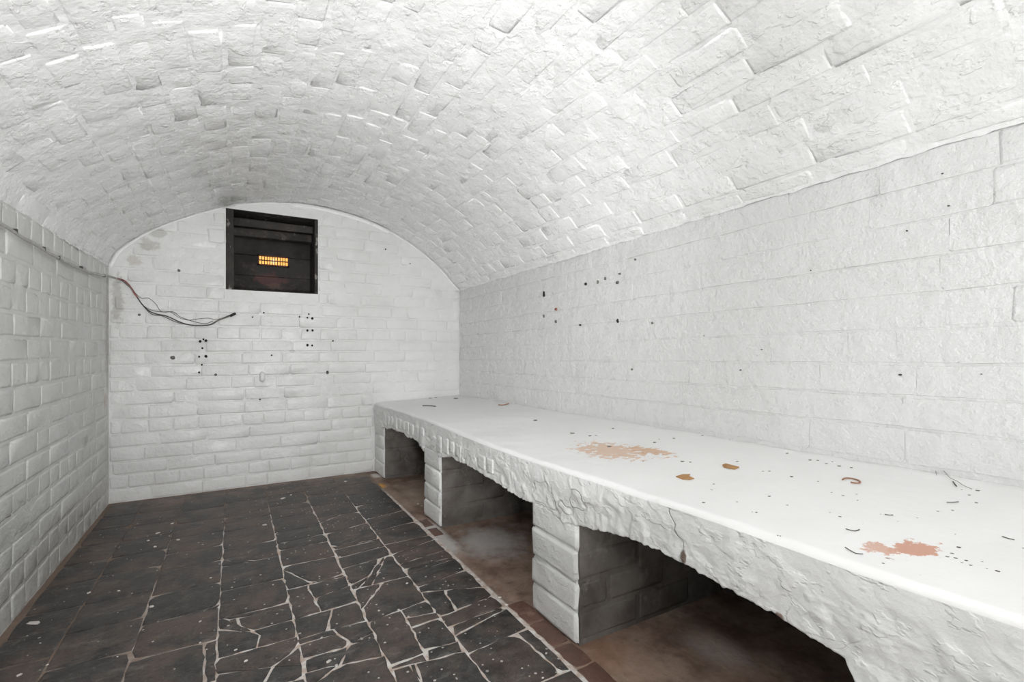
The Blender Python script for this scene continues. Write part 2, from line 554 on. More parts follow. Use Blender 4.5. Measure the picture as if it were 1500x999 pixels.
class Bricklayer:
    """collects the bricks of one wall; those that show become parts, the others one joined part"""

    def __init__(self, parent, mat, rough=1.0, proud=(0.0015, 0.006), tilt=0.02, name='brick', crisp=False):
        self.p, self.mat, self.rough, self.proud, self.tilt, self.name = parent, mat, rough, proud, tilt, name
        self.items, self.cache, self.crisp = [], {}, crisp

    def put(self, l, h, origin, ex, ey, ez):
        q = project(origin)
        score = l * h / q[2] ** 2 if q and in_frame(origin, 25) else -1
        self.items.append((score, l, h, Vector(origin), Vector(ex), Vector(ey), Vector(ez)))

    def variant(self, l, h):
        key = (round(l / 0.02), round(h / 0.012), random.randrange(5))
        if key not in self.cache:
            L, H = key[0] * 0.02, key[1] * 0.012
            vs_, fs = brick_mesh(L, H, hash(key), self.rough, self.crisp)
            me = mesh_from(vs_, fs, self.name)
            me.materials.append(self.mat)
            for p in me.polygons:
                p.use_smooth = True
            if self.crisp:                                       # sharp arris: only the ledges show, not the ends
                top = {i for i, v in enumerate(vs_) if v[2] > -0.005}
                sh = me.attributes.new('sharp_edge', 'BOOLEAN', 'EDGE')
                flank = {tuple(sorted(e)) for f in fs if not set(f) <= top for e in zip(f, f[1:] + f[:1]) if set(e) <= top}
                for e in me.edges:
                    sh.data[e.index].value = tuple(sorted(e.vertices)) in flank
            self.cache[key] = (me, L, H, vs_, fs)
        return self.cache[key]

    def build(self, limit=300):
        self.items.sort(key=lambda t: -t[0])
        rest_v, rest_f, n = [], [], 0
        for score, l, h, o, ex, ey, ez in self.items:
            me, L, H, vs_, fs = self.variant(l, h)
            a, b = random.uniform(-1, 1) * self.tilt, random.uniform(-1, 1) * self.tilt * 0.5
            g = random.uniform(-1, 1) * self.tilt * 0.4
            ex2 = (ex + ez * b + ey * g).normalized()
            ez2 = (ez - ex * b + ey * a)
            ez2 = (ez2 - ex2 * ez2.dot(ex2)).normalized()
            ey2 = ez2.cross(ex2)
            o2 = o + ez * random.uniform(*self.proud)
            M = Matrix(((ex2.x * l / L, ey2.x * h / H, ez2.x, o2.x), (ex2.y * l / L, ey2.y * h / H, ez2.y, o2.y),
                        (ex2.z * l / L, ey2.z * h / H, ez2.z, o2.z), (0, 0, 0, 1)))
            if score > 0 and n < limit:
                ob = bpy.data.objects.new(self.name, me)
                COL.objects.link(ob)
                ob.parent = self.p
                ob.matrix_parent_inverse = self.p.matrix_world.inverted()
                ob.matrix_basis = M
                n += 1
            else:
                k = len(rest_v)
                rest_v += [M @ Vector(v) for v in vs_]
                rest_f += [tuple(i + k for i in f) for f in fs]
        if rest_v:
            ob = link('brickwork', mesh_from(rest_v, rest_f), self.mat, self.p)
            ob['kind'] = 'stuff'


def lay_flat(bl, u0, u1, v0, v1, course, place, holes=(), stretcher=0.222, header_rows=0.35, joint=(0.001,), bed=0.005, ledge=0.0):
    """courses of bricks on a flat wall; place(u, v) -> origin, ex, ey, ez"""
    v, row = v0, 0
    while v < v1 - 0.02:
        h = min(course * random.uniform(0.94, 1.06), v1 - v)
        vc = v + h / 2
        u = u0 - random.uniform(0.0, 0.2)
        headers = random.random() < header_rows
        off = random.uniform(0.0, ledge)                        # a course standing a little proud
        while u < u1:
            l = (0.111 if headers or random.random() < 0.15 else stretcher) * random.uniform(0.94, 1.05)
            a, b = max(u, u0), min(u + l, u1)
            u += l
            segs = [(a, b)]
            for (ha, hb, va, vb) in holes:
                if va < vc < vb:
                    segs = [s for (x, y) in segs for s in ((x, min(y, ha)), (max(x, hb), y)) if s[1] - s[0] > 0.02]
            for (x, y) in segs:
                if y - x > 0.03:
                    o, ex, ey, ez = place((x + y) / 2, vc)
                    bl.put(y - x - random.choice(joint), h - bed, Vector(o) + Vector(ez) * off, ex, ey, ez)
        v += h
        row += 1


# ------------------------------------------------------------------ the room
XL, XR, YB, YF = -0.566, 1.409, 3.2, -2.6
WIN = (-0.045, 0.449, 1.145, 1.610)

PROFILE = spline([(-0.572, 1.235, 0), (-0.515, 1.338, 0), (-0.334, 1.482, 0), (-0.047, 1.622, 0), (0.20, 1.684, 0),
                  (0.446, 1.696, 0), (0.76, 1.646, 0), (1.036, 1.535, 0), (1.234, 1.400, 0), (1.345, 1.292, 0),
                  (1.412, 1.232, 0)], 12)
ARC = [0.0]
for a_, b_ in zip(PROFILE, PROFILE[1:]):
    ARC.append(ARC[-1] + (b_ - a_).length)
ARC_L = ARC[-1]


def vault(u, Y):
    """u = arc length from the left spring; returns position, tangent, inward normal"""
    u = max(0.0, min(ARC_L - 1e-6, u))
    lo = 0
    for k in range(len(ARC) - 1):
        if ARC[k] <= u:
            lo = k
        else:
            break
    f = (u - ARC[lo]) / (ARC[lo + 1] - ARC[lo])
    p = PROFILE[lo].lerp(PROFILE[lo + 1], f)
    i0, i1 = max(lo - 2, 0), min(lo + 3, len(PROFILE) - 1)
    t = (PROFILE[i1] - PROFILE[i0]).normalized()
    w = (p.x - XL) / (XR - XL)
    dz = (YB - Y) * (0.0152 * w - 0.022 * (1 - w) * (1.0 if Y > 1.5 else 1.7 / max(YB - Y, 1.7)))
    return Vector((p.x, Y, p.y + dz)), Vector((t.x, 0, t.y)), Vector((t.y, 0, -t.x))


# ceiling: the plastered bed, then its bricks
def vault_bed(a, b):
    u, Y = a * ARC_L, YF + b * (YB + 0.02 - YF)
    p, t, n = vault(u, Y)
    k = 0.0026 * nz(p.x, Y, p.z, 9) + 0.0015 * nz(p.x, Y, p.z, 33) + 0.010 * nz(p.x, Y * 0.6, p.z, 2.1)
    p = p + n * (k + 0.0032)
    if a < 0.004 or a > 0.996:                                   # ragged paint lip along both springs
        p.z += 0.006 * nz(3.1, Y, a, 17) + 0.004 * nz(1.7, Y, a, 47)
        p += n * 0.008
    return p


ceiling = link('ceiling', grid_mesh(vault_bed, 200, 440), M_ceil)
tag(ceiling, 'white painted brick barrel vault over the whole cellar', kind='structure')
sol_lip = []
bl = Bricklayer(ceiling, M_ceil, 1.5, (0.0028, 0.0054), 0.020)
u, row = 0.006, 0
while u < ARC_L - 0.04:
    h = random.uniform(0.070, 0.083)
    if u + h > ARC_L:
        h = ARC_L - u
    Y = -0.35 + random.uniform(0, 0.2)
    while Y < YB:
        l = (0.222 if random.random() < 0.8 else 0.112) * random.uniform(0.92, 1.06)
        y1 = min(Y + l, YB)
        if y1 - Y > 0.04:
            p, t, n = vault(u + h / 2, (Y + y1) / 2)
            wob = 0.004 * math.sin(Y * 2.3 + row)
            p = p + n * 0.010 * nz(p.x, p.y * 0.6, p.z, 2.1) + t * wob
            bl.put(y1 - Y - random.choice((-0.008, -0.006, -0.003, 0.002)), h - 0.0045, p, Vector((0, 1, 0)), n.cross(Vector((0, 1, 0))), n)
        Y += l
    u += h
    row += 1
bl.build()


# plaster fillet where the vault meets the end wall
def fillet(a, b):
    u = a * ARC_L
    r = 0.006 + 0.010 * max(0, nz(u, 0.5, 0, 3)) + 0.004 * nz(u, 2, 0, 14) + (0.012 if 0.45 < a < 0.72 else 0.0)
    r = max(r, 0.004)
    p, t, n = vault(u, YB - r * (1 - b))
    w = 0.35 * math.sin(math.pi * b)
    return p + n * (r * b + 0.007) + Vector((0, -1, 0)) * 0.002 + (n * -w + Vector((0, w, 0))) * r * 0.5


fo = link('plaster_fillet', grid_mesh(fillet, 240, 5), M_ceil, ceiling)


# walls (flat bed with low relief, bricks proud of it)
def flat_wall(name, fn, nu, nv, mat, flip=False):
    return link(name, grid_mesh(fn, nu, nv, flip), mat)


def relief(a, b, s, k=0.002):
    return k * nz(a, b, s, 8) + k * 0.6 * nz(a, b, s, 30)


wl = flat_wall('wall_left', lambda a, b: (XL + relief(b * 5.8, a * 1.3, 1), YF + b * (YB - YF), -0.02 + a * 1.30), 70, 240, M_left, True)
tag(wl, 'grey-white painted brick side wall left of the floor', kind='structure')
bl = Bricklayer(wl, M_left, 1.2, (0.0005, 0.0032), 0.014)
lay_flat(bl, 0.9, YB - 0.004, 0.0, 1.235, 0.0755,
         lambda u, v: ((XL, u, v), Vector((0, -1, 0)), Vector((0, 0, 1)), Vector((1, 0, 0))), header_rows=0.5)
bl.build()


def back_bed():
    # end wall: a grid with the square opening left out
    xs = sorted(set([XL - 0.03 + i * 0.02 for i in range(int((XR - XL + 0.06) / 0.02) + 1)] + [WIN[0], WIN[1]]))
    zs = sorted(set([-0.02 + i * 0.02 for i in range(89)] + [WIN[2], WIN[3]]))
    vs_, fs = [], []
    for z in zs:
        for x in xs:
            vs_.append((x, YB - relief(x, z, 5, 0.0016), z))
    n = len(xs)
    for j in range(len(zs) - 1):
        for i in range(n - 1):
            cx, cz = (xs[i] + xs[i + 1]) / 2, (zs[j] + zs[j + 1]) / 2
            if WIN[0] < cx < WIN[1] and WIN[2] < cz < WIN[3]:
                continue
            a = j * n + i
            fs.append((a, a + 1, a + n + 1, a + n))
    return mesh_from(vs_, fs)


wb = link('wall_back', back_bed(), M_back)
tag(wb, 'white painted brick end wall under the vault with square opening', kind='structure')
bl = Bricklayer(wb, M_back, 1.2, (0.0000, 0.0014), 0.006)


def place_back(u, v):
    return (u, YB, v), Vector((1, 0, 0)), Vector((0, 0, 1)), Vector((0, -1, 0))


class ArcClip(Bricklayer):
    def put(self, l, h, o, ex, ey, ez):
        # leave out what would stand above the vault
        top = max(vault_z(o[0] - l / 2 * 0.6), vault_z(o[0] + l / 2 * 0.6))
        if o[2] + h / 2 < top + 0.01 and (o[2] - h / 2 < min(vault_z(o[0] - l / 2), vault_z(o[0] + l / 2))):
            super().put(l, h, o, ex, ey, ez)


def vault_z(x):
    best = 1.235
    for a, b in zip(PROFILE, PROFILE[1:]):
        if a.x <= x <= b.x:
            f = (x - a.x) / max(b.x - a.x, 1e-6)
            return a.y + (b.y - a.y) * f
    return best


bl.__class__ = ArcClip
lay_flat(bl, XL + 0.004, XR - 0.004, 0.0, 1.70, 0.0722, place_back, header_rows=0.15, joint=(-0.008, -0.006, -0.002), bed=0.002, ledge=0.001,
         holes=[(WIN[0] - 0.004, WIN[1] + 0.004, WIN[2] - 0.03, WIN[3] + 0.02), (0.79, 3.0, -1.0, 0.475)])
bl.build()


def bench_back_z(Y):
    return 0.473 + 0.0145 * (YB - Y)


def bench_front_z(Y):
    return 0.453 + 0.0085 * (YB - Y) + 0.006 * math.sin(Y * 3.1 + 0.4) + 0.004 * nz(Y, 0.3, 0, 4)


wr = flat_wall('wall_right', lambda a, b: (XR - relief(b * 5.8, a * 1.3, 9, 0.0014) * min(1, max(0, (a - 0.08) * 12)), YF + b * (YB - YF), 0.44 + 0.0145 * (1 - b) * (YB - YF) + a * (0.895 - 0.04 * (1 - b))), 60, 300, M_right)
tag(wr, 'white painted brick side wall above the bench', kind='structure')
bl = Bricklayer(wr, M_right, 1.2, (0.0009, 0.0016), 0.004, crisp=True)
lay_flat(bl, 0.05, YB - 0.004, 0.484, 1.30, 0.083,
         lambda u, v: ((XR, u, v + 0.0145 * (YB - u)), Vector((0, 1, -0.0145)).normalized(), Vector((0, 0.0145, 1)).normalized(), Vector((-1, 0, 0))),
         header_rows=0.03, joint=(-0.0085, -0.0085, -0.008, -0.003), bed=0.001, ledge=0.0024)
bl.build()
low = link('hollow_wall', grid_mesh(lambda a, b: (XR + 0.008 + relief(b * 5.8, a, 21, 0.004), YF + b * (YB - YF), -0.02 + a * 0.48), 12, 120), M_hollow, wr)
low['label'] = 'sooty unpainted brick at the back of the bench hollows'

# rear wall behind the camera, its doorway standing behind the added rear fill light
bm = bmesh.new()
box_bm(bm, (-0.34, YF - 0.05, 0.85), (0.55, 0.1, 1.75))
box_bm(bm, (1.23, YF - 0.05, 0.85), (0.45, 0.1, 1.75))
box_bm(bm, (0.47, YF - 0.05, 1.63), (1.09, 0.1, 0.2))
wf = bm_obj('wall_front', bm, M_right)
tag(wf, 'white painted wall with doorway behind the viewer', kind='structure')

# ------------------------------------------------------------------ floor
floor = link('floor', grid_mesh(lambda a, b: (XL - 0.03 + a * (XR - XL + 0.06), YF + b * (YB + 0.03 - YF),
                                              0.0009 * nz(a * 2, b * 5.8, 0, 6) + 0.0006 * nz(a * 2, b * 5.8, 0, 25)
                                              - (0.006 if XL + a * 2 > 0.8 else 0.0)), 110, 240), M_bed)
tag(floor, 'dark tiled cellar floor with pale cracked joints', kind='structure')

COLX = [-0.548, -0.412, -0.235, -0.042, 0.150, 0.338, 0.530, 0.728]
ROWS = [
    [3.165, 2.94, 2.75, 2.55, 2.36, 2.17, 1.97, 1.83, 1.678, 1.49],
    [3.165, 2.925, 2.73, 2.54, 2.36, 2.19, 1.967, 1.79, 1.61, 1.42],
    [3.165, 3.06, 2.86, 2.66, 2.47, 2.29, 2.13, 1.93, 1.74, 1.555, 1.36],
    [3.165, 2.90, (2.65, 2.71), 2.45, 2.241, 2.06, 1.855, 1.665, 1.456, 1.27, 1.08],
    [3.165, 2.92, 2.72, 2.52, 2.327, 2.116, 1.953, 1.76, (1.553, 1.571), 1.442, 1.345, (1.286, 1.252), 1.07, 0.88],
    [3.16, 3.03, 2.82, 2.62, 2.43, (2.207, 2.25), (2.01, 2.03), (1.928, 1.95), (1.828, 1.852), 1.65, (1.428, 1.462), (1.19, 1.165), 0.98, 0.79],
    [3.11, 2.93, 2.72, 2.52, (2.296, 2.34), (2.13, 2.16), 1.965, (1.757, 1.793), (1.66, 1.70), (1.556, 1.592), (1.242, 1.293), (1.152, 1.173), 0.965, 0.77, 0.57],
]
polys = []                                                     # (column, polygon)
for c, rows in enumerate(ROWS):
    x0, x1 = COLX[c], COLX[c + 1]
    rr = [(r, r) if not isinstance(r, tuple) else r for r in rows]
    while rr[-1][0] > -0.9:
        rr.append((rr[-1][0] - 0.19, rr[-1][1] - 0.19))
    for (a0, a1), (b0, b1) in zip(rr, rr[1:]):
        polys.append((c, [Vector((x0, b0)), Vector((x1, b1)), Vector((x1, a1)), Vector((x0, a0))], False))


def inside(p, poly):
    return all((b - a).x * (p - a).y - (b - a).y * (p - a).x > -1e-9 for a, b in zip(poly, poly[1:] + poly[:1]))


def split(pa, pb):
    """break the tile under the middle of pa-pb along that line"""
    a, b = Vector(on_z(*pa)), Vector(on_z(*pb))
    m = (a + b) / 2
    d = b - a
    for k, (c, poly, _) in enumerate(polys):
        if inside(m, poly):
            side = [d.x * (v - a).y - d.y * (v - a).x for v in poly]
            L, R = [], []
            n = len(poly)
            for i in range(n):
                v, w, sv, sw = poly[i], poly[(i + 1) % n], side[i], side[(i + 1) % n]
                (L if sv >= 0 else R).append(v)
                if sv * sw < 0:
                    q = v + (w - v) * (sv / (sv - sw))
                    L.append(q)
                    R.append(q)
            if len(L) > 2 and len(R) > 2:
                polys[k] = (c, L, True)
                polys.append((c, R, True))
            return


for pa, pb in [
    ((420, 838), (452, 853)), ((454, 855), (504, 842)), ((452, 860), (470, 896)), ((470, 874), (512, 858)),
    ((430, 908), (480, 894)), ((486, 892), (480, 924)), ((492, 926), (512, 942)), ((510, 948), (496, 978)),
    ((450, 966), (510, 948)), ((496, 975), (468, 996)), ((566, 814), (548, 850)), ((546, 836), (524, 866)),
    ((590, 898), (616, 946)), ((602, 920), (642, 906)), ((606, 964), (616, 996)), ((568, 980), (600, 966)),
    ((660, 898), (700, 882)), ((613, 868), (690, 862)), ((330, 908), (362, 922)), ((318, 923), (362, 925)),
    ((384, 921), (376, 948)), ((384, 921), (428, 908)), ((318, 982), (400, 978)), ((436, 950), (402, 976)),
    ((400, 978), (388, 998)), ((326, 822), (360, 822)), ((646, 857), (660, 880)),
    ((332, 768), (390, 756)), ((470, 766), (504, 752)), ((236, 912), (300, 893)), ((300, 946), (300, 990)),
    ((486, 802), (545, 792)), ((556, 806), (552, 838)), ((530, 850), (548, 840)), ((402, 798), (440, 790)), ((596, 905), (640, 898)),
    ((430, 948), (470, 936)), ((500, 950), (540, 930)), ((640, 948), (672, 940)), ((592, 968), (612, 992)), ((560, 978), (610, 962)), ((694, 905), (726, 893)),
    ((340, 985), (420, 975)), ((520, 905), (540, 880)), ((610, 800), (660, 782)), ((380, 900), (420, 892)), ((346, 900), (352, 922)), ((590, 835), (640, 822)), ((770, 940), (836, 996)),
]:
    split(pa, pb)


def tile_mesh(poly, gap, crack, seed):
    rnd = random.Random(seed)
    n = len(poly)
    cen = sum(poly, Vector((0, 0))) / n
    ins = []
    for i in range(n):                                          # inset each corner along its two edges
        p0, p, p1 = poly[i - 1], poly[i], poly[(i + 1) % n]
        e0, e1 = (p - p0).normalized(), (p1 - p).normalized()
        n0, n1 = Vector((-e0.y, e0.x)), Vector((-e1.y, e1.x))
        den = max(0.35, 1 + n0.dot(n1))
        ins.append(p + (n0 + n1) * (gap / den))
    sa = lambda q: 0.5 * sum(a.x * b.y - a.y * b.x for a, b in zip(q, q[1:] + q[:1]))
    if sa(ins) < 0.45 * sa(poly):
        return None                                             # a sliver: only mortar there
    out = []
    for i in range(n):
        a, b = ins[i], ins[(i + 1) % n]
        k = max(1, int((b - a).length / (0.022 if crack else 0.04)))
        for j in range(k):
            p = a.lerp(b, j / k)
            w = 0.0035 if crack else 0.0016
            if j == 0:
                p = p.lerp(cen, rnd.random() ** 3 * 0.12)        # knocked corners
            out.append(p + Vector((rnd.uniform(-w, w), rnd.uniform(-w, w))))
    m = len(out)
    tx, ty, h = rnd.uniform(-.006, .006), rnd.uniform(-.006, .006), rnd.uniform(0.0018, 0.0030)
    vs_ = []
    for k, dz in ((0.93, 0.0), (0.985, -0.0006), (1.0, -0.0018), (1.005, -0.010)):
        for p in out:
            d = p - cen
            q = cen + d * k if k < 1 else cen + d * k
            vs_.append((q.x, q.y, h + dz + d.x * tx + d.y * ty))
    fs = [tuple(range(m))]
    for r in range(3):
        for i in range(m):
            j = (i + 1) % m
            fs.append((r * m + i, (r + 1) * m + i, (r + 1) * m + j, r * m + j))
    return mesh_from(vs_, fs, 'floor_tile')


rest_v, rest_f = [], []
for s, (c, poly, crack) in enumerate(polys):
    cen = sum(poly, Vector((0, 0))) / len(poly)
    gap = [0.0016, 0.0013, 0.0014, 0.0017, 0.0020, 0.0024, 0.0021][c] * (1.3 if crack else 1.0)
    if cen.y > 2.4:
        gap *= 0.7
    area = 0.5 * abs(sum(a.x * b.y - a.y * b.x for a, b in zip(poly, poly[1:] + poly[:1])))
    if area < 0.0004:
        continue
    me = tile_mesh(poly, gap, crack, s)
    if me is None:
        continue
    if in_frame((cen.x, cen.y, 0), 120):
        link('floor_tile', me, M_tile, floor)
    else:
        k = len(rest_v)
        rest_v += [v.co.copy() for v in me.vertices]
        rest_f += [tuple(i + k for i in p.vertices) for p in me.polygons]
        bpy.data.meshes.remove(me)
if rest_v:
    tag(link('tiling', mesh_from(rest_v, rest_f), M_tile, floor), kind='stuff')

# reddish edging bricks between the tiles and the bench piers
Y = -0.3
i = 0
while Y < 1.30:
    l = random.uniform(0.085, 0.13)
    poly = [Vector((0.737, Y)), Vector((0.800, Y)), Vector((0.800, Y + l)), Vector((0.737, Y + l))]
    me = tile_mesh(poly, 0.003, True, 900 + i)
    for v in me.vertices:
        v.co.z -= 0.0005
    link('edging_brick', me, M_edging, floor)
    Y += l
    i += 1
for Y in (1.94, 2.06):
    me = tile_mesh([Vector((0.737, Y)), Vector((0.79, Y)), Vector((0.79, Y + 0.11)), Vector((0.737, Y + 0.11))], 0.006, True, int(Y * 100))
    for v in me.vertices:
        v.co.z -= 0.0010
    link('edging_brick', me, M_edging, floor)

# ------------------------------------------------------------------ bench
bench = empty('masonry_bench', (1.1, 1.5, 0))
tag(bench, 'long white painted brick bench on piers along the right wall', 'bench')
BX = 0.80                                                       # front plane
PIERS = [(-0.92, -0.70), (0.04, 0.26), (1.036, 1.262), (2.034, 2.240), (2.985, 3.2)]
LIP = [(-2.7, .33), (0.04, .27), (0.26, .28), (0.36, .305), (0.375, .333), (0.475, .347), (0.60, .356), (0.71, .364), (0.80, .362),
       (0.888, .352), (0.98, .336), (1.03, .326), (1.10, .315), (1.20, .333), (1.262, .322), (1.278, .324), (1.34, .319), (1.37, .327), (1.432, .329),
       (1.54, .336), (1.645, .341), (1.75, .345), (1.83, .338), (1.90, .346), (1.96, .33), (2.0, .322), (2.034, .315), (2.05, .33), (2.24, .33),
       (2.25, .300), (2.28, .318), (2.34, .336), (2.42, .341), (2.50, .333), (2.58, .345), (2.70, .334), (2.80, .338), (2.90, .318), (2.95, .322), (2.985, .312), (3.2, .31)]


def lip_z(Y):
    for (a, za), (b, zb) in zip(LIP, LIP[1:]):
        if a <= Y <= b:
            z = za + (zb - za) * (Y - a) / (b - a)
            return z + 0.004 * nz(Y, 4.2, 0, 40) + 0.004 * nz(Y, 9.2, 0, 95)
    return 0.32


def to_local(p):
    return (p[0] - 1.1, p[1] - 1.5, p[2])


NY = 760


def top_pt(a, b):
    Y = YF + b * (YB - 0.006 - YF)
    zf, zb = bench_front_z(Y), bench_back_z(Y)
    r = 0.016 + 0.006 * nz(Y, 1, 1, 3)
    xf = BX + 0.005 * nz(Y, 7, 0, 2.5) - 0.004
    if a < 0.25:                                                # rounded nosing
        w = a / 0.25 * math.pi / 2
        x, z = xf + r - r * math.cos(w), zf - r + r * math.sin(w)
    else:
        f = (a - 0.25) / 0.75
        x = xf + r + (XR - 0.0004 - xf - r) * f
        z = zf + (zb - zf) * f ** 1.3
        if 0.93 < f < 0.985:
            z += 0.003 * math.sin((f - 0.93) / 0.055 * math.pi) * (1 + nz(Y, 3, 3, 20))
    z += 0.0016 * nz(x, Y, 0, 11) + 0.0035 * nz(x, Y, 0, 2.6)
    return to_local((x, Y, z))


st = link('seat_top', grid_mesh(top_pt, 44, NY, True), M_bench_top, bench)


def apron_pt(a, b):
    Y = YF + b * (YB - 0.008 - YF)
    zt = bench_front_z(Y) - 0.012
    zl = lip_z(Y)
    z = zt + (zl - zt) * min(a / 0.9, 1.0)
    s = min(a / 0.9, 1.0)
    x = BX + 0.005 * nz(Y, 7, 0, 2.5) - 0.004
    # plaster shells, cracked and flaked towards the lip
    n1 = nz(Y, z, 2.0, 9)
    n2 = nz(Y, z, 5.0, 22)
    step = 0.003 * min(1, max(0, (n1 + 0.5 * n2) * 6))
    step2 = 0.0025 * min(1, max(0, (nz(Y * 0.7, z * 1.3, 8.0, 14) - 0.1) * 6))
    w = min(1.0, s * 3)
    x -= w * (step + step2 + 0.0022 * nz(Y, z, 3.0, 45) * s + 0.0014 * nz(Y, z, 6.0, 90) * s)
    x -= 0.006 * math.exp(-((s - 0.28) / 0.18) ** 2) * max(0, nz(Y, 0.2, 9, 1.7))
    if a > 0.9:
        f = (a - 0.9) / 0.1
        x += 0.05 * f
        z += 0.004 * f
    return to_local((x, Y, z))


ap = link('front_apron', grid_mesh(apron_pt, 44, NY * 2), M_apron, bench)


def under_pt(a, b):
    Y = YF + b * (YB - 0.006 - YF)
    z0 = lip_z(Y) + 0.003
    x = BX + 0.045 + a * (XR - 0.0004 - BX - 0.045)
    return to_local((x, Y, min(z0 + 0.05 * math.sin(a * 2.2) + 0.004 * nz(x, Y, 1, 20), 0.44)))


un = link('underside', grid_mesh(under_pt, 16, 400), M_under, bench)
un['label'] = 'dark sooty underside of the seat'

# upright arch bricks showing through the paint of the apron
bl = Bricklayer(ap, M_apron, 1.0, (0.001, 0.0045), 0.02, 'arch_brick')
Y = 1.50
while Y < 2.96:
    w = random.uniform(0.062, 0.08)
    zt, zl = bench_front_z(Y) - 0.045, lip_z(Y + w / 2) + 0.012
    if not (2.03 < Y + w / 2 < 2.24):
        bl.put(w - 0.008, zt - zl - random.uniform(0, 0.012), to_local((BX - 0.006, Y + w / 2, (zt + zl) / 2)),
               Vector((0, -1, 0)), Vector((0, 0, 1)), Vector((-1, 0, 0)))
        sc = list(bl.items[-1])
        sc[0] = 1.0
        bl.items[-1] = tuple(sc)
    Y += w
bpy.context.view_layer.update()
for it in range(len(bl.items)):
    t_ = list(bl.items[it])
    t_[3] = Vector((t_[3].x + 1.1, t_[3].y + 1.5, t_[3].z))
    bl.items[it] = tuple(t_)
bl.build()

for (y0, y1) in PIERS:
    bm = bmesh.new()
    box_bm(bm, ((BX + 0.012 + XR - 0.008) / 2, (y0 + y1 - (0.012 if y1 > 3.1 else 0)) / 2, 0.165), (XR - BX - 0.020, y1 - y0 - (0.022 if y1 > 3.1 else 0.010), 0.35))
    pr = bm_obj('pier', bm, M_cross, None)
    pr.location = (0, 0, 0)
    pr.parent = bench
    pr.matrix_parent_inverse = bench.matrix_world.inverted()
    if y0 < -0.5:
        continue
    bpy.context.view_layer.update()
    top = 0.335
    n = 4
    hs = [top / n * random.uniform(0.93, 1.07) for _ in range(n)]
    k = top / sum(hs)
    z = 0.0
    bf = Bricklayer(pr, M_pillar, 1.6, (0.0015, 0.005), 0.025)
    bs = Bricklayer(pr, M_cross, 1.2, (-0.001, 0.0022), 0.015)
    for r, h in enumerate(hs):
        h *= k
        zc = z + h / 2
        bf.put(min(y1, 3.19) - y0 - 0.002, h - 0.005, (BX, (y0 + min(y1, 3.19)) / 2, zc), Vector((0, -1, 0)), Vector((0, 0, 1)), Vector((-1, 0, 0)))
        x = BX + 0.006
        first = 0.11 if r % 2 else 0.222
        while x < XR - 0.03:
            l = min(first, XR - 0.012 - x)
            first = 0.222
            bs.put(l - 0.007, h - 0.008, (x + l / 2, y0 + 0.004, zc), Vector((1, 0, 0)), Vector((0, 0, 1)), Vector((0, -1, 0)))
            x += l
        z += h
    bf.build()
    bs.build()
    # the painted mortar skin between the front bricks
    bm = bmesh.new()
    box_bm(bm, (BX + 0.012, (y0 + y1) / 2, 0.167), (0.016, y1 - y0 - 0.020, 0.334))
    mo = bm_obj('mortar_face', bm, M_pillar, pr)
    mo.matrix_parent_inverse = pr.matrix_world.inverted()

# ------------------------------------------------------------------ square opening in the end wall
win = empty('window_1', ((WIN[0] + WIN[1]) / 2, 3.3, WIN[2]))
tag(win, 'dark square recess with sooty timber lining in the end wall', kind='structure')
bpy.context.view_layer.update()


def wpart(name, boxes, mat, bev=0.004, jit=0.002, label=None):
    bm = bmesh.new()
    for c, s in boxes:
        box_bm(bm, c, s, bev, jit=jit)
    o = bm_obj(name, bm, mat, win)
    o.matrix_parent_inverse = win.matrix_world.inverted()
    if label:
        o['label'] = label
    return o


x0, x1, z0, z1 = WIN
wpart('jamb', [((x0 + 0.019, 3.332, (z0 + z1) / 2), (0.044, 0.25, z1 - z0 + 0.02))], M_beam)
wpart('jamb', [((x1 - 0.004, 3.332, (z0 + z1) / 2), (0.026, 0.25, z1 - z0 + 0.02))], M_beam)
wpart('sill', [(((x0 + x1) / 2, 3.33, z0 - 0.004), (x1 - x0, 0.24, 0.02))], M_beam)
wpart('head_board', [(((x0 + x1) / 2, 3.33, z1 + 0.008), (x1 - x0 + 0.01, 0.24, 0.02))], M_beam)
wpart('lintel_beam', [(((x0 + x1) / 2, 3.30, z1 - 0.050), (x1 - x0 - 0.03, 0.05, 0.045))], M_beam, 0.006, 0.004)
wpart('lintel_beam', [(((x0 + x1) / 2, 3.355, z1 - 0.098), (x1 - x0 - 0.03, 0.06, 0.050))], M_beam, 0.006, 0.004)
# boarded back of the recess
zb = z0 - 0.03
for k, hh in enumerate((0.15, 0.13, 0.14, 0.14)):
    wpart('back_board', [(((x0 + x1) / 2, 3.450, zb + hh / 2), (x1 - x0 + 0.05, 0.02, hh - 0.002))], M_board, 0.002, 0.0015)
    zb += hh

vent = empty('air_vent', (0.215, 3.43, 1.366))
tag(vent, 'small glowing orange ventilation grille inside the dark wall recess', 'vent')
bpy.context.view_layer.update()


def vpart(name, boxes, mat, bev=0.0):
    bm = bmesh.new()
    for c, s in boxes:
        box_bm(bm, c, s, bev)
    o = bm_obj(name, bm, mat, vent)
    o.matrix_parent_inverse = vent.matrix_world.inverted()
    return o


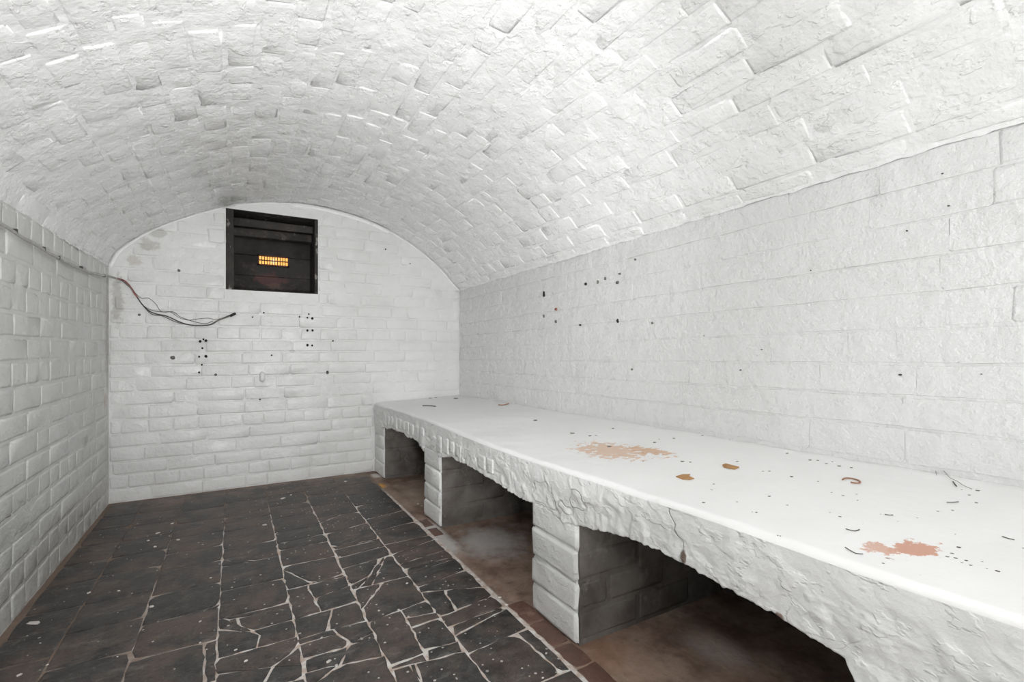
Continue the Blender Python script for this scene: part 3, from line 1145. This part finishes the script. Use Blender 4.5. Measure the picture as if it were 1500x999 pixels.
VW, VH, VY = 0.164, 0.050, 3.424
vc = (0.215, 1.366)
pane = vpart('glow_pane', [((vc[0], VY + 0.010, vc[1]), (VW, 0.004, VH))], M_glow)
pane['label'] = 'orange backlit pane'
vpart('vent_frame', [((vc[0], VY + 0.006, vc[1] + VH / 2 + 0.004), (VW + 0.016, 0.022, 0.008)),
                     ((vc[0], VY + 0.006, vc[1] - VH / 2 - 0.004), (VW + 0.016, 0.022, 0.008)),
                     ((vc[0] - VW / 2 - 0.004, VY + 0.006, vc[1]), (0.008, 0.022, VH + 0.016)),
                     ((vc[0] + VW / 2 + 0.004, VY + 0.006, vc[1]), (0.008, 0.022, VH + 0.016))], M_grille)
vpart('cross_bar', [((vc[0], VY + 0.002, vc[1]), (VW, 0.006, 0.0065))], M_grille)
for k in range(1, 11):
    vpart('grille_bar', [((vc[0] - VW / 2 + VW * k / 11, VY + 0.001, vc[1]), (0.0045, 0.006, VH))], M_grille)

# ------------------------------------------------------------------ cable and loose wires
cable = empty('electric_cable', (XL + 0.02, 2.6, 1.14))
tag(cable, 'white painted cable along the left wall ending in loose wires', 'cable')
bpy.context.view_layer.update()


def cpart(name, me, mat, label=None):
    o = link(name, me, mat, cable)
    o.matrix_parent_inverse = cable.matrix_world.inverted()
    if label:
        o['label'] = label
    return o


path = [(XL + 0.016, 0.6, 1.175), (XL + 0.016, 1.2, 1.165)]
for q in [(0, 327), (35, 349), (80, 375), (125, 397), (148, 403)]:
    Y, Z = on_x(q[0], q[1], XL + 0.016)
    path.append((XL + 0.016, min(Y, 3.15), Z))
for q in [(165, 406), (172, 408)]:
    X, Z = on_y(q[0], q[1], 3.185)
    path.append((X, 3.185, Z))
pts = spline(path, 14)
pts = [p + Vector((0.002 * nz(p.y, 1, 0, 9), 0, 0.004 * nz(p.y, 2, 0, 6))) for p in pts]
cpart('sheath', tube_mesh(pts, 0.0052, 8), M_cable)
for q in [(18, 338), (60, 364), (82, 377), (116, 392), (150, 404)]:
    Y, Z = on_x(q[0], q[1], XL + 0.01)
    bm = bmesh.new()
    box_bm(bm, (XL + 0.016, min(Y, 3.17), Z), (0.012, 0.006, 0.013), 0.002)
    o = bm_obj('cable_clip', bm, M_black, cable)
    o.matrix_parent_inverse = cable.matrix_world.inverted()


def wire(pxs, r, mat, dy, label=None):
    p = []
    for k, q in enumerate(pxs):
        X, Z = on_y(q[0], q[1], 3.185)
        p.append((X, 3.185 + dy * math.sin(k * 1.3), Z))
    return cpart('wire', tube_mesh(spline(p, 8), r, 6), mat, label)


wire([(172, 408), (182, 411), (190, 419), (197, 430), (202, 436)], 0.0040, M_red, 0.003, 'dull red insulated wire')
wire([(174, 408), (186, 414), (196, 427), (204, 440), (214, 452), (226, 459), (244, 463), (262, 471), (278, 476), (296, 477), (310, 475), (322, 468), (334, 463), (344, 459)], 0.0030, M_black, 0.004)
wire([(174, 409), (187, 417), (199, 433), (210, 448), (222, 460), (238, 463), (256, 471), (272, 475), (290, 477), (306, 476), (318, 470), (332, 465), (345, 459)], 0.0026, M_greywire, -0.003)
wire([(176, 409), (192, 423), (206, 436), (218, 437), (228, 445), (236, 456), (250, 457), (262, 465), (276, 469), (292, 467), (306, 466), (316, 468), (330, 465)], 0.0016, M_greywire, 0.003)
wire([(202, 437), (212, 449), (224, 455), (240, 457), (254, 457), (264, 464), (280, 470), (300, 474), (312, 470)], 0.0016, M_black, -0.002)
X, Z = on_y(345, 459, 3.182)
X0, Z0 = on_y(337, 463, 3.182)
cpart('taped_end', tube_mesh(spline([(X0, 3.182, Z0), ((X + X0) / 2, 3.18, (Z + Z0) / 2), (X, 3.182, Z)], 4), lambda t: 0.0075 - 0.002 * abs(t - 0.5), 8), M_tape, 'black taped wire end')

pm = Bricklayer(wb, M_back, 2.5, (0.005, 0.006), 0.03, 'patch')
(px0, pz1), (px1, pz0) = on_y(304, 333, 3.19), on_y(330, 357, 3.19)
pm.put(px1 - px0, pz1 - pz0, ((px0 + px1) / 2, YB, (pz0 + pz1) / 2), Vector((1, 0, 0)), Vector((0, 0, 1)), Vector((0, -1, 0)))
pm.build()

# white peg and the small holes in the end wall
X, Z = on_y(384, 552)
bm = bmesh.new()
bmesh.ops.create_uvsphere(bm, u_segments=12, v_segments=8, radius=1.0)
for v in bm.verts:
    v.co = Vector((X + v.co.x * 0.0155, 3.190 + v.co.y * 0.022, Z + v.co.z * 0.021 + (0.010 if v.co.z > 0 else -0.010)))
pg = bm_obj('wall_peg', bm, M_peg, None, True)
tag(pg, 'stubby white painted peg on the end wall below the opening', 'peg')


def dot_mesh(r, depth, seed):
    rnd = random.Random(seed)
    n = 9
    vs_ = [(0, 0, depth)]
    for k in range(n):
        w = 2 * math.pi * k / n
        q = r * rnd.uniform(0.75, 1.2)
        vs_.append((q * math.cos(w), q * math.sin(w), depth * 0.6))
    for k in range(n):
        w = 2 * math.pi * k / n
        vs_.append((1.15 * r * math.cos(w), 1.15 * r * math.sin(w), -0.012))
    fs = [(0, 1 + k, 1 + (k + 1) % n) for k in range(n)]
    fs += [(1 + k, 1 + n + k, 1 + n + (k + 1) % n, 1 + (k + 1) % n) for k in range(n)]
    return mesh_from(vs_, fs)


DOT = [dot_mesh(1.0, 0.0, s) for s in range(4)]


def dot(name, loc, ez, up, rx, rz, mat, parent, k):
    me = dot_mesh(1.0, 0.3, k)
    me.materials.append(mat)
    ez = Vector(ez)
    ey = Vector(up)
    ex = ey.cross(ez).normalized()
    ey = ez.cross(ex)
    o = link(name, me, None, parent)
    L = Vector(loc)
    o.matrix_basis = Matrix(((ex.x * rx, ey.x * rz, ez.x * 0.8, L.x), (ex.y * rx, ey.y * rz, ez.y * 0.8, L.y), (ex.z * rx, ey.z * rz, ez.z * 0.8, L.z), (0, 0, 0, 1)))
    for p in me.vertices:
        if p.co.z > 0:
            p.co.z *= 0.001
        else:
            p.co.z = -0.012
    return o


HOLES = [(265, 350, 1.2), (290, 335, .9), (308, 345, 1.2), (282, 400, .9), (258, 462, .9), (308, 460, 1.3), (278, 522, .8), (258, 578, .9),
         (995, 170, .8), (1063, 150, .8), (1052, 176, .9), (1088, 182, 1.3), (1052, 270, 1.2), (1090, 270, 1.2), (1053, 378, 1.3), (1087, 380, 1.0),
         (790, 452, .8), (650, 172, .7), (733, 140, .8), (1240, 347, .8), (1198, 575, 1.1)]
for k, (a, b, s) in enumerate(HOLES):
    X, Z = on_y(240 + a / 5, 430 + b / 5, 3.193)
    dot('screw_hole', (X, 3.193, Z), (0, -1, 0), (0, 0, 1), 0.0052 * s, 0.0060 * s, M_hole, wb, k)
for k, (px, py, s) in enumerate([(253, 524, 2.0), (262, 396, 1.3), (381, 585, 1.0), (204, 461, 1.2), (565, 365, 1.0), (601, 386, 0.8), (480, 546, 1.6), (316, 549, 1.4)]):
    X, Z = on_y(px, py, 3.193)
    dot('chip_mark', (X, 3.193, Z), (0, -1, 0), (0, 0, 1), 0.005 * s, 0.005 * s, M_mark, wb, 40 + k)
RM = [(796, 431, .9, 2.2), (796, 463, .8, 1.2), (814, 471, 1, 1.2), (849, 476, .8, .8), (907, 401, 1.1, .9), (875, 413, .8, 1.4), (857, 416, 1, 1.1), (886, 408, .9, 1.2),
      (904, 414, 1.6, 1.1), (904, 470, .9, 1.6), (925, 541, .8, .8), (955, 473, .7, 1.0), (1318, 549, 1.6, .9), (1380, 254, 1.1, .8), (1389, 301, 1.2, .9),
      (1328, 338, .8, .8), (1115, 512, .6, .6), (1187, 396, .6, .6), (1084, 542, .6, .6), (930, 380, .8, 1.0), (1437, 548, .7, .6)]
for k, (px, py, sx, sz) in enumerate(RM):
    Y, Z = on_x(px, py, XR - 0.0065)
    dot('chip_mark', (XR - 0.0065, Y, Z), (-1, 0, 0), (0, 0, 1), 0.0060 * sx * max(Y, .5) / 1.6, 0.0050 * sz * max(Y, .6) / 1.6, M_hole if k % 3 == 0 else M_mark, wr, 80 + k)
Y, Z = on_x(814, 453, XR - 0.0065)
dot('chip_mark', (XR - 0.0065, Y, Z), (-1, 0, 0), (0, 0, 1), 0.010, 0.006, M_redmark, wr, 120)

# ------------------------------------------------------------------ debris on the bench


def seat_point(px, py):
    z = 0.475
    for _ in range(4):
        X, Y = on_z(px, py, z)
        zf, zbk = bench_front_z(Y), bench_back_z(Y)
        f = max(0.0, min(1.0, (X - BX - 0.026) / (XR - BX - 0.026)))
        z = zf + (zbk - zf) * f ** 1.3
        z += 0.0016 * nz(X, Y, 0, 11) + 0.0035 * nz(X, Y, 0, 2.6)
    return X, Y, z


def crumb_mesh(seed):
    bm = bmesh.new()
    bmesh.ops.create_icosphere(bm, subdivisions=1, radius=1.0)
    rnd = random.Random(seed)
    for v in bm.verts:
        v.co *= rnd.uniform(0.65, 1.2)
    me = bpy.data.meshes.new('crumb')
    bm.to_mesh(me)
    bm.free()
    return me


CR = []
for s in range(6):
    me = crumb_mesh(s)
    me.materials.append(M_crumb if s < 4 else M_crumb2)
    CR.append(me)
ZA = [(15, 60, 3, 1.5), (155, 103, 5, 1.5), (205, 105, 4, 1.5), (258, 125, 4, 1.5), (297, 113, 3, 2), (340, 140, 5, 1), (415, 150, 5, 1), (40, 208, 4, 1.5),
      (208, 237, 3, 1.5), (797, 187, 4, 2.4), (1110, 287, 3, 1.5), (1210, 293, 5, 1.5), (1200, 370, 4, 1.5), (1050, 417, 4, 1), (960, 425, 4, 1),
      (600, 443, 2.4, 2.4), (345, 459, 5, 1.8), (283, 433, 2.5, 1.2), (615, 752, 4, 2.4), (1068, 568, 3, 1.5), (1035, 595, 2.4, 1.2), (1090, 652, 6, 2.2),
      (1048, 690, 5, 2), (1020, 712, 5, 1.5), (1070, 720, 5, 1.6), (1135, 735, 6, 2.4), (1112, 748, 4, 1.8), (1165, 765, 5, 1.5), (1240, 742, 4, 1.8),
      (1272, 786, 4, 1.8), (1333, 802, 6, 2), (1495, 657, 4, 2), (710, 488, 2.5, 1.2), (455, 356, 3, 1.2), (293, 307, 3, 1.2), (1385, 830, 3, 1.2),
      (850, 825, 2.4, 1.2), (1155, 320, 4, 1.2), (830, 467, 3, 1), (490, 497, 2, 1.6), (450, 318, 3, 1), (365, 327, 4, 1), (1247, 705, 2.4, 1.2), (1283, 722, 2.4, 1.2)]
ZB = [(205, 33, 4, 1.5), (60, 80, 5, 1.5), (100, 77, 4, 1.5), (183, 148, 6, 3), (465, 122, 5, 2.5), (587, 95, 4, 1.5), (495, 100, 2.5, 1.5), (395, 240, 3, 2),
      (820, 70, 4, 4), (1148, 302, 3, 1.5), (1187, 302, 4, 1.2), (1325, 335, 5, 2), (985, 240, 4, 1.2), (838, 383, 4, 2), (825, 420, 4, 1.5), (985, 495, 3, 2),
      (773, 500, 5, 1.8), (1105, 560, 4, 2.4), (1080, 558, 2.4, 1.5), (1187, 460, 5, 1.5), (1300, 515, 4, 1.2), (1240, 705, 2.4, 2), (1255, 708, 2.4, 2),
      (640, 240, 6, 1), (690, 245, 4, 1), (1300, 190, 5, 2.4), (975, 100, 4, 1.5)]
ZC = [(1310, 130, 3, 3), (250, 55, 4, 2), (395, 57, 5, 2), (420, 50, 4, 2), (1145, 215, 6, 2), (1400, 305, 8, 2), (600, 65, 6, 2.4)]
cl = [(1150 + a / 4.286, 650 + b / 4.286, s, t) for a, b, s, t in ZA] + [(850 + a / 4.286, 620 + b / 4.286, s, t) for a, b, s, t in ZB] \
    + [(540 + a / 4.6875, 570 + b / 4.6875, s, t) for a, b, s, t in ZC]
for k, (px, py, s, t) in enumerate(cl):
    X, Y, Z = seat_point(px, py)
    X, Y = min(X, XR - 0.012), min(Y, YB - 0.02)
    d = X * S_ + Y * C_
    half = s / 4.286 * 2.2 / F_PX * d / 2 * 1.25
    o = bpy.data.objects.new('crumb', CR[k % 6])
    o.location = (X, Y, Z + half * 0.22)
    o.rotation_euler = (0, 0, -YAW + random.uniform(-.5, .5))
    half *= 1.3
    o.scale = (half * 1.35, half * random.uniform(0.7, 1.3) * (1 + t * 0.15), half * 0.34)
    COL.objects.link(o)
    tag(o, 'tiny dark crumb of grit lying on the white bench top', 'crumb', 'grit crumbs on the bench top')


def flat_thing(name, outline, z_th, mat, label, cat):
    pts3 = [seat_point(px, py) for px, py in outline]
    n = len(pts3)
    cx = sum(p[0] for p in pts3) / n
    cy = sum(p[1] for p in pts3) / n
    cz = sum(p[2] for p in pts3) / n
    vs_ = [(p[0] - cx, p[1] - cy, p[2] - cz + 0.0008 + 0.0015 * (k % 2)) for k, p in enumerate(pts3)]
    vs_ += [(v[0], v[1], v[2] + z_th) for v in vs_]
    fs = [tuple(range(n)), tuple(range(2 * n - 1, n - 1, -1))] + [(k, k + n, (k + 1) % n + n, (k + 1) % n) for k in range(n)]
    me = mesh_from(vs_, fs)
    bm = bmesh.new()
    bm.from_mesh(me)
    bmesh.ops.recalc_face_normals(bm, faces=bm.faces)
    bm.to_mesh(me)
    bm.free()
    o = link(name, me, mat, None, False)
    o.location = (cx, cy, cz)
    return tag(o, label, cat)


flat_thing('leaf_flake', [(990, 699), (1000, 697), (1011, 696), (1008, 699), (1017, 702), (1010, 704), (1000, 703)], 0.002, M_flake,
           'notched arrow-shaped brown flake nearer the bench edge', 'flake')
flat_thing('leaf_flake', [(1058, 682), (1063, 681), (1072, 683), (1083, 686), (1076, 688), (1066, 687), (1060, 685)], 0.002, M_flake,
           'pointed oval brown flake farther from the bench edge', 'flake')


def strand(name, pxs, r, mat, label, cat, lift=0.0):
    p = [seat_point(a, b) for a, b in pxs]
    c0 = Vector(p[0])
    pts_ = spline([Vector(q) - c0 + Vector((0, 0, r + 0.001 + lift * math.sin(math.pi * k / (len(p) - 1)))) for k, q in enumerate(p)], 6)
    o = link(name, tube_mesh(pts_, r, 6), mat)
    o.location = c0
    return tag(o, label, cat)


strand('curled_strip', [(1234, 704), (1238, 702), (1246, 702), (1255, 704), (1260, 707), (1258, 709), (1252, 709), (1246, 708)], 0.0017, M_curl,
       'rust brown curled strip like an open ring on the bench', 'strip')
strand('twig', [(619, 595), (628, 595), (638, 596)], 0.0026, M_crumb, 'short dark straight twig at the far end of the bench', 'twig')
strand('twig', [(730, 594), (738, 594), (745, 592)], 0.0028, M_curl, 'short brown twig by the wall at the far end of the bench', 'twig')
strand('thread', [(1372, 698), (1371, 692), (1376, 690), (1384, 697), (1392, 705), (1402, 709), (1412, 714), (1424, 717)], 0.0007, M_thread,
       'thin grey looped thread near the wall on the bench', 'thread', 0.007)
strand('splinter', [(1396, 706), (1398, 709), (1401, 713)], 0.0012, M_crumb, 'black splinter beside the grey thread on the bench', 'splinter')
strand('splinter', [(1239, 776), (1246, 778), (1253, 779), (1259, 777)], 0.0008, M_crumb, 'thin curved splinter in front of the rust brown strip', 'splinter')
strand('splinter', [(1238, 803), (1246, 808), (1254, 812), (1264, 813)], 0.0007, M_crumb, 'thin dark splinter beside the nearer worn pink patch', 'splinter')
strand('splinter', [(1296, 755), (1303, 756), (1308, 756)], 0.0011, M_crumb2, 'short grey splinter in the middle of the near bench top', 'splinter')
strand('splinter', [(1387, 737), (1395, 737), (1404, 736)], 0.0010, M_crumb2, 'pale grey splinter below the looped thread on the bench', 'splinter')
strand('splinter', [(1468, 787), (1477, 790), (1486, 792)], 0.0008, M_crumb, 'straight dark splinter at the right end of the bench', 'splinter')

# ------------------------------------------------------------------ white flakes on the floor
CH = []
for s in range(4):
    me = crumb_mesh(60 + s)
    me.materials.append(M_chip)
    CH.append(me)
FL = [(261, 792, 6, 3), (227, 802, 5, 3), (231, 782, 6, 2), (217, 793, 4, 2), (309, 848, 4, 3), (174, 867, 5, 3), (130, 870, 5, 3), (252, 768, 5, 2), (388, 770, 7, 3),
      (222, 890, 7, 3), (28, 991, 7, 4), (69, 976, 4, 3), (59, 944, 3, 2), (172, 964, 3, 2), (293, 912, 4, 4), (596, 856, 4, 3), (738, 893, 7, 4),
      (555, 896, 4, 4), (800, 959, 4, 4), (795, 995, 4, 4), (765, 981, 3, 3), (628, 922, 3, 3), (481, 971, 8, 4), (612, 739, 3, 3), (618, 742, 3, 3), (506, 706, 5, 4),
      (414, 731, 8, 2), (426, 726, 3, 2), (340, 862, 3, 2), (400, 858, 3, 3), (345, 954, 5, 3), (360, 970, 6, 3), (424, 969, 3, 3), (452, 866, 3, 3)]
chip = bpy.data.objects.new('paint_chip', CH[0])
X, Y = on_z(50, 915)
chip.location = (X, Y, 0.0045)
chip.rotation_euler = (0, 0, -0.5)
chip.scale = (0.022, 0.010, 0.003)
COL.objects.link(chip)
tag(chip, 'long pale paint chip on the floor near the left wall', 'paint chip')
for px, py, sx, lab in ((732, 877, 0.0085, 'white oblong paint chip beside the dark tiles left of the nearer pier'),
                        (742, 888, 0.0075, 'lumpy pale mortar chip on the tile corner left of the nearer pier')):
    chip = bpy.data.objects.new('paint_chip', CH[1])
    X, Y = on_z(px, py)
    chip.location = (X, Y, 0.0045)
    chip.rotation_euler = (0, 0, -0.3)
    chip.scale = (sx, sx * 0.6, 0.003)
    COL.objects.link(chip)
    tag(chip, lab, 'paint chip')
for k, (px, py, w, h) in enumerate(FL):
    X, Y = on_z(px, py)
    d = X * S_ + Y * C_
    half = w / F_PX * d / 2
    o = bpy.data.objects.new('paint_chip', CH[k % 4])
    o.location = (X, Y, 0.0038)
    o.rotation_euler = (0, 0, random.uniform(-0.8, 0.2))
    o.scale = (half * 1.1, half * random.uniform(0.7, 1.1), min(0.003, half * 0.5))
    COL.objects.link(o)
    tag(o, 'small white paint flake scattered on the dark floor', 'paint chip', 'paint flakes on the floor')
